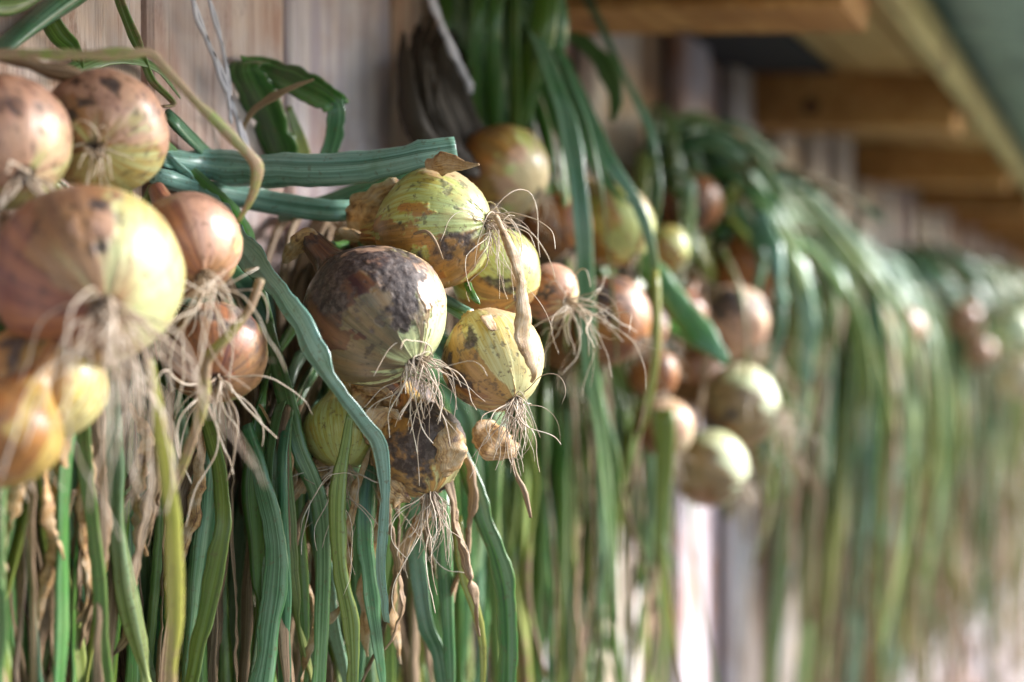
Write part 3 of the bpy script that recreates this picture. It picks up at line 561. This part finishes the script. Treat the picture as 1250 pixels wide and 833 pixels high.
# second bunch
LP('c1', [(615, -40, 1.12), (640, 10, 1.09), (672, 85, 1.06), (692, 150, 1.05), (706, 230, 1.04), (713, 320, 1.04), (718, 430, 1.05), (735, 540, 1.07), (745, 640, 1.08), (752, 760, 1.09)], .0185, blue=.9, age=.03, thk=.22, n_=60, crease=.25, prof=[1.3, 1.3, 1.1, 1, 1, 1, .9, .8, .6, .3], tipdry=.3)
LP('c1', [(655, 10, 1.12), (680, 60, 1.10), (715, 130, 1.09), (742, 195, 1.08), (775, 245, 1.08), (797, 310, 1.08), (802, 390, 1.09), (798, 450, 1.09), (782, 530, 1.09), (768, 600, 1.1)], .011, blue=.85, age=.05, thk=.25, n_=60, crease=.2, tipdry=.9, prof=[1, 1, 1, 1, .9, .8, .6, .45, .35, .2])
LP('c2', [(660, 60, 1.16), (700, 140, 1.14), (735, 215, 1.13), (770, 250, 1.12)], .013, blue=.5, thk=.2, crease=.2)
LP('c2', [(672, 42, 1.20), (705, 48, 1.19), (735, 75, 1.18), (752, 115, 1.17), (748, 148, 1.17)], .012, blue=.5, age=.15, thk=.5, n_=36, side=cs, prof=[.7, .8, 1, 1.6, 1.2, .5])
LP('c3', [(715, 440, 1.13), (730, 500, 1.13), (745, 560, 1.13), (750, 680, 1.14)], .015, blue=.3, age=.1, thk=.25, tipdry=.4)
LP('c5', [(770, 300, 1.2), (805, 345, 1.19), (838, 385, 1.18), (870, 420, 1.17), (888, 442, 1.17)], .021, blue=.35, age=.0, thk=.4, n_=36, crease=.15, prof=[.7, 1, 1.1, 1.1, .6])
LP('c5', [(780, 380, 1.25), (815, 398, 1.24), (860, 422, 1.23), (880, 436, 1.23)], .018, blue=.15, thk=.4, prof=[.8, 1, 1, .6])
LP('c8', [(800, 330, 1.07), (802, 420, 1.06), (792, 500, 1.06), (776, 545, 1.06)], .0055, blue=0, age=.9, dry=.3, thk=.6)
LP('c9', [(810, 500, 1.22), (812, 560, 1.22), (806, 640, 1.22), (812, 720, 1.22), (825, 800, 1.23), (840, 870, 1.23)], .008, blue=.1, age=.5, dry=.1, thk=.4, tipdry=.8, prof=[2.2, 2.0, 1, .7, .7, .5])
for i in range(40):                                      # upright dark tops
    pass
for i, (dx, dz, ww, bl) in enumerate(((-14, .04, .010, .2), (14, .03, .008, .9), (-28, .06, .011, .1), (-42, .08, .008, .6), (-56, .06, .009, .8), (78, .16, .008, 1))):
    LP(('c1', 'c2', 'c3')[i % 3], [(620+dx, -40, 1.12+dz), (645+dx, 10, 1.09+dz), (672+dx*1.1, 85, 1.06+dz), (696+dx*1.2, 150, 1.05+dz), (712+dx*1.2, 230, 1.04+dz), (722+dx, 320, 1.05+dz), (728+dx, 430+i*20, 1.06+dz)], ww, blue=bl, thk=.4, n_=50, crease=.2, kinks=1, tipdry=.5)
for i in range(40):
    q = random.Random(200+i); x0 = q.uniform(548, 690); zt = q.uniform(1.08, 1.26)
    xb = 600+(x0-610)*.35+q.uniform(-25, 25)
    LP(q.choice(['c1', 'c3', 'c2']), [(xb, 185+q.uniform(-15, 15), zt+.02), (xb+(x0-xb)*.5, 110, zt), (x0, 40, zt-.02), (x0+q.uniform(-25, 15), -50, zt-.01)], q.uniform(.010, .019), blue=q.choice([.0, .1, .6, .9]), age=q.choice([0, 0, .1]), thk=.25, prof=[.7, 1, 1.1, 1], crease=.2, twist=q.uniform(-.6, .6))
for i in range(24):  # withered clump on the wall, its deep shade painted as near-black colour
    q = random.Random(260+i); x0 = q.uniform(495, 560)
    LP(q.choice(['c1', 'c3']), [PX for PX in [(580+q.uniform(-20, 20), 210, .07), (x0+20, 170, .05), (x0, 110, .04), (x0+q.uniform(-20, 20), 40+q.uniform(-20, 20), .03)]], q.uniform(.014, .026), blue=0, dry=.9, dead=1.0, thk=.2, crumple=.003)

# ------------------------------------------------------------------ leaf curtains, every leaf grown from the neck of its onion
def curtain(keys, n_, pxr, topy, offr, botr, seed, wr=(.010, .018), hubx=None, hub_off=.05, dryp=.18, huby=None, lay=1.0, bluep=.5):
    q = random.Random(seed)
    for i in range(n_):
        k = keys[i % len(keys)]; o = ONIONS[k]
        off = q.uniform(*offr); px = pxr[0]+(pxr[1]-pxr[0])*((i*.618+q.uniform(-.1, .1)) % 1)
        ty = topy+q.uniform(-40, 40); a = PW(px, ty, off)
        tx = px*.6+.4*(hubx if hubx else (pxr[0]+pxr[1])/2)
        b_ = PW(tx, ty-90, min(off, hub_off)); end = q.uniform(*botr)
        hb = PW(hubx if hubx else tx, (huby if huby else ty-150)+q.uniform(-15, 15), hub_off)
        dx = q.gauss(0, .04)
        pts = [o['neck'], hb, b_, a, a+Vector((dx*.3, q.uniform(-.008, .008), -end*.35)), a+Vector((dx*.8, q.uniform(-.012, .012), -end*.7)), a+Vector((dx*1.5, q.uniform(-.015, .015), -end))]
        dry = q.random() < dryp
        leaf(o['e'], pts, q.uniform(*wr)*(.6 if dry else 1), age=q.choice([0, 0, .05, .15, .25, .5]) if not dry else .8, blue=(q.uniform(.5, 1.4) if q.random() < bluep else q.uniform(0, .4)), dry=.9 if dry else 0, dead=q.choice([0, .2, .7]) if dry else 0,
             thk=q.uniform(.25, .75), tipdry=q.choice([0, .3, .7]), n_=72, fold=q.uniform(.3, .8), crease=q.uniform(.05, .3), twist=q.uniform(-1.5, 1.5), crumple=.0018 if dry else .0006, roll=True, kinks=q.choice([0, 1, 1, 2]), jit=.0016, prof=[.6, .7, .9, 1, 1, .9, .75, .35])
curtain(['a1', 'a2', 'a3', 'a4', 'a5', 'a6', 'a7'], 84, (-70, 335), 470, (.012, .062), (.22, .55), 11, hubx=150, huby=330, wr=(.005, .013), hub_off=.03, dryp=.3, bluep=.3)  # fewer pale leaves here: the shade low down is put into their colour
curtain(['b1', 'b2', 'b3', 'b4', 'b5', 'b6', 'b7', 'b8'], 62, (315, 600), 520, (.015, .09), (.16, .5), 12, hubx=440, huby=330, hub_off=.05, wr=(.006, .013), dryp=.2)
curtain(['c3', 'c4', 'c6', 'c7', 'c8', 'c9'], 74, (600, 820), 480, (.02, .10), (.2, .5), 13, hubx=690, huby=250, hub_off=.05, wr=(.006, .013), dryp=.2, bluep=.35)
curtain(['c3', 'c6', 'b7', 'b4'], 40, (545, 720), 370, (.008, .04), (.2, .5), 14, hubx=640, huby=250, hub_off=.03, dryp=.9)  # this and similar dry layers: added dark leaf fill, shade painted into its colour
curtain(['a5', 'a6', 'a2'], 34, (-60, 330), 400, (.008, .03), (.3, .5), 15, hubx=150, huby=330, hub_off=.02, dryp=.85)
curtain(['b6', 'b7', 'b2'], 34, (320, 560), 370, (.008, .04), (.3, .5), 16, hubx=430, huby=320, hub_off=.03, dryp=.85)
curtain(['d5', 'd4'], 22, (915, 990), 400, (.03, .10), (.10, .26), 17, hubx=950, huby=330, hub_off=.05)
curtain(['d8', 'd5', 'd6'], 24, (800, 960), 290, (.008, .04), (.08, .2), 18, hubx=880, huby=220, hub_off=.03, dryp=.8)

# arching tops of the third bunch and the row of bunches behind it
def drape(keys, n_, X, hh, seed, xs=.10, offr=(.05, .20), ln=(.35, .6), rise=.05, bx=.12, wr=(.010, .018), dryp=.15, age=(0, 0, .1, .3)):
    q = random.Random(seed)
    for i in range(n_):
        o = ONIONS[keys[i % len(keys)]]; off = q.uniform(*offr); x1 = X+q.gauss(0, xs)+bx; sk = q.gauss(0, .07)
        h0 = H+hh+q.uniform(-.05, .02); L = q.uniform(*ln)
        hub = Vector((X+q.uniform(-.04, .04), -.05, h0+q.uniform(0, rise)))
        pts = [o['neck'], Vector((X+q.uniform(-.03, .03), -.04, H+hh-.06)), hub+Vector((0, 0, .02)), hub*.5+Vector((x1, -off, h0+rise*.6))*.5+Vector((0, 0, .015)), Vector((x1, -off, h0-.05)),
               Vector((x1+sk*.5, -off+q.uniform(-.015, .015), h0-L*.4)), Vector((x1+sk*1.2, -off*.9+q.uniform(-.02, .02), h0-L*.75)), Vector((x1+sk, -off*.9, h0-L))]
        dry = q.random() < dryp
        leaf(o['e'], pts, q.uniform(*wr), age=q.choice(age) if not dry else .8, blue=(q.uniform(.7, 1.55) if q.random() < .6 else q.uniform(0, .4)), dry=.9 if dry else 0, thk=q.uniform(.25, .7), tipdry=q.choice([.2, .5, .9, .9]), n_=36, ns=8, fold=.5, crease=.2, twist=q.uniform(-1, 1), roll=True, kinks=q.choice([0, 1, 1, 2]), jit=.002, prof=[.5, .6, .8, 1, 1, .9, .7, .3])  # far leaves mostly paler, their stronger light put into the colour
AR = [[(800, 250, 1.6), (828, 180, 1.55), (870, 158, 1.52), (922, 190, 1.55), (962, 262, 1.6), (985, 350, 1.62), (982, 470, 1.62)],
      [(850, 220, 1.6), (880, 190, 1.56), (930, 232, 1.6), (1000, 300, 1.7), (1042, 380, 1.75), (1050, 520, 1.78)],
      [(815, 240, 1.62), (835, 178, 1.6), (885, 162, 1.6), (965, 232, 1.7), (1042, 320, 1.85), (1098, 420, 1.95), (1120, 580, 2.0)],
      [(900, 230, 1.5), (935, 262, 1.5), (958, 310, 1.52), (975, 380, 1.54), (972, 450, 1.55)],
      [(830, 200, 1.5), (860, 215, 1.48), (858, 260, 1.48), (850, 300, 1.48)],
      [(870, 170, 1.55), (905, 215, 1.5), (940, 260, 1.5), (990, 300, 1.55), (1025, 350, 1.6), (1030, 430, 1.62)]]
for i in range(24):
    q = random.Random(400+i); a = AR[i % 6]; ox, oy, oz = q.uniform(-22, 22), q.uniform(-10, 30), q.uniform(-.06, .12)
    LP(('d7', 'd8', 'd4', 'd1')[i % 4], [(x_+ox*q.uniform(.6, 1.3), y_+oy, z_+oz) for x_, y_, z_ in a], q.uniform(.010, .020), blue=q.choice([.2, .8, 1]), age=q.choice([0, 0, .15]), thk=.4, kinks=q.choice([0, 1]), tipdry=.3, n_=44)
for i in range(34):                                      # tangled heap on top of the third bunch
    q = random.Random(900+i); x0, y0 = q.uniform(815, 960), q.uniform(185, 300); z0 = q.uniform(1.5, 1.72); a = q.uniform(0, 6.28); pt = []
    y0 = max(y0, 165+abs(x0-870)*.55)
    for k in range(5): pt.append((x0, max(y0, 160+abs(x0-870)*.5), z0)); a += q.uniform(-1.1, 1.1); x0 += 30*math.cos(a)+6; y0 += 26*math.sin(a)+12; z0 += q.uniform(-.03, .03)
    LP(('d7', 'd8', 'd4')[i % 3], pt, q.uniform(.009, .018), blue=q.choice([.1, .3, 1, 1.3]), age=q.choice([0, 0, .2, .5]), dry=q.choice([0, 0, 0, .9]), thk=.4, kinks=1, n_=30)
for i, p in enumerate(([(880, 300, 1.4), (905, 360, 1.38), (912, 430, 1.37), (905, 520, 1.37)], [(930, 260, 1.45), (948, 320, 1.42), (952, 400, 1.42), (940, 470, 1.42)], [(850, 330, 1.4), (862, 400, 1.36), (858, 480, 1.35), (848, 560, 1.35)], [(940, 280, 1.5), (972, 340, 1.5), (985, 420, 1.5), (975, 560, 1.5)], [(900, 250, 1.5), (930, 310, 1.47), (925, 370, 1.46), (932, 420, 1.46)])):
    LP(('d1', 'd4', 'd6', 'd5', 'd4')[i], p, (.006, .016, .007, .02, .012)[i], blue=(.2, 1.2, .3, 1.3, .9)[i], age=(.5, 0, .6, .1, 0)[i], dry=(.5, 0, .7, 0, 0)[i], thk=.4, kinks=1, n_=40, fold=.6)
X4 = PW(865, 180, .10).x; WF = (.009, .021)
drape(['d1', 'd2', 'd3', 'd4', 'd5', 'd6', 'd7', 'd8'], 34, X4+.05, .115, 31, xs=.06, bx=.22, offr=(.06, .16), ln=(.18, .42), wr=(.009, .018))
drape(['d8', 'd7', 'd4'], 30, X4-.02, .12, 36, xs=.05, bx=.02, offr=(.04, .10), ln=(.10, .2))
drape(['e1', 'e2'], 64, 2.07, .08, 32, xs=.07, offr=(.04, .20), ln=(.4, .85), wr=WF)
drape(['e2', 'e1'], 60, 2.35, .045, 33, xs=.10, offr=(.04, .20), ln=(.4, .9), wr=WF)
drape(['e1', 'e2'], 54, 2.7, .0, 37, xs=.10, offr=(.04, .19), ln=(.3, .8), wr=WF)
drape(['f1', 'f2'], 56, 3.15, .035, 34, xs=.12, offr=(.04, .22), ln=(.5, .95), wr=WF)
drape(['f2', 'f1'], 50, 3.6, .06, 39, xs=.14, offr=(.04, .24), ln=(.5, 1.0), wr=WF)
drape(['g1', 'g2'], 50, 4.2, .08, 35, xs=.25, offr=(.05, .27), ln=(.6, 1.3), bx=0, wr=WF)
drape(['g2', 'g1'], 46, 5.2, .08, 38, xs=.3, offr=(.05, .27), ln=(.8, 1.5), bx=0, wr=WF)
drape(['g2', 'f2'], 44, 6.8, .08, 40, xs=.7, offr=(.05, .27), ln=(1.0, 2.0), bx=0, wr=WF)

# ------------------------------------------------------------------ twine and nails
def twine(path, r, label, seed):
    P, L = spline([PC(*p) for p in path], 40); t = empty('twine', PZ(*path[0]), label=label, cat='twine')
    for k in (0, 1):
        Q = P.copy(); s = np.linspace(0, L, 40)
        for a in (0, 2): Q[:, a] += r*1.1*np.sin(s*160+k*math.pi+a)+.0012*k*np.sin(s*25)
        v, f = sweep(Q, np.full(40, r), np.full(40, r), ns=6); mesh_obj('strand', v, f, TWINE, t)
twine([(228, -30, .95), (240, 20, .94), (262, 75, .92), (283, 130, .90), (303, 190, .89)], .0015, 'pale lilac twine running down the planks left of the folded dark leaf', 1)
twine([(246, -30, .955), (262, 25, .945), (275, 80, .935), (281, 150, .92)], .0011, 'thin pale twine running beside a thicker one on the left planks', 2)
twine([(515, -30, 1.0), (530, 10, 1.01), (548, 55, 1.03), (575, 110, 1.06)], .0022, 'pale twine coming down to the upright dark leaves', 3)
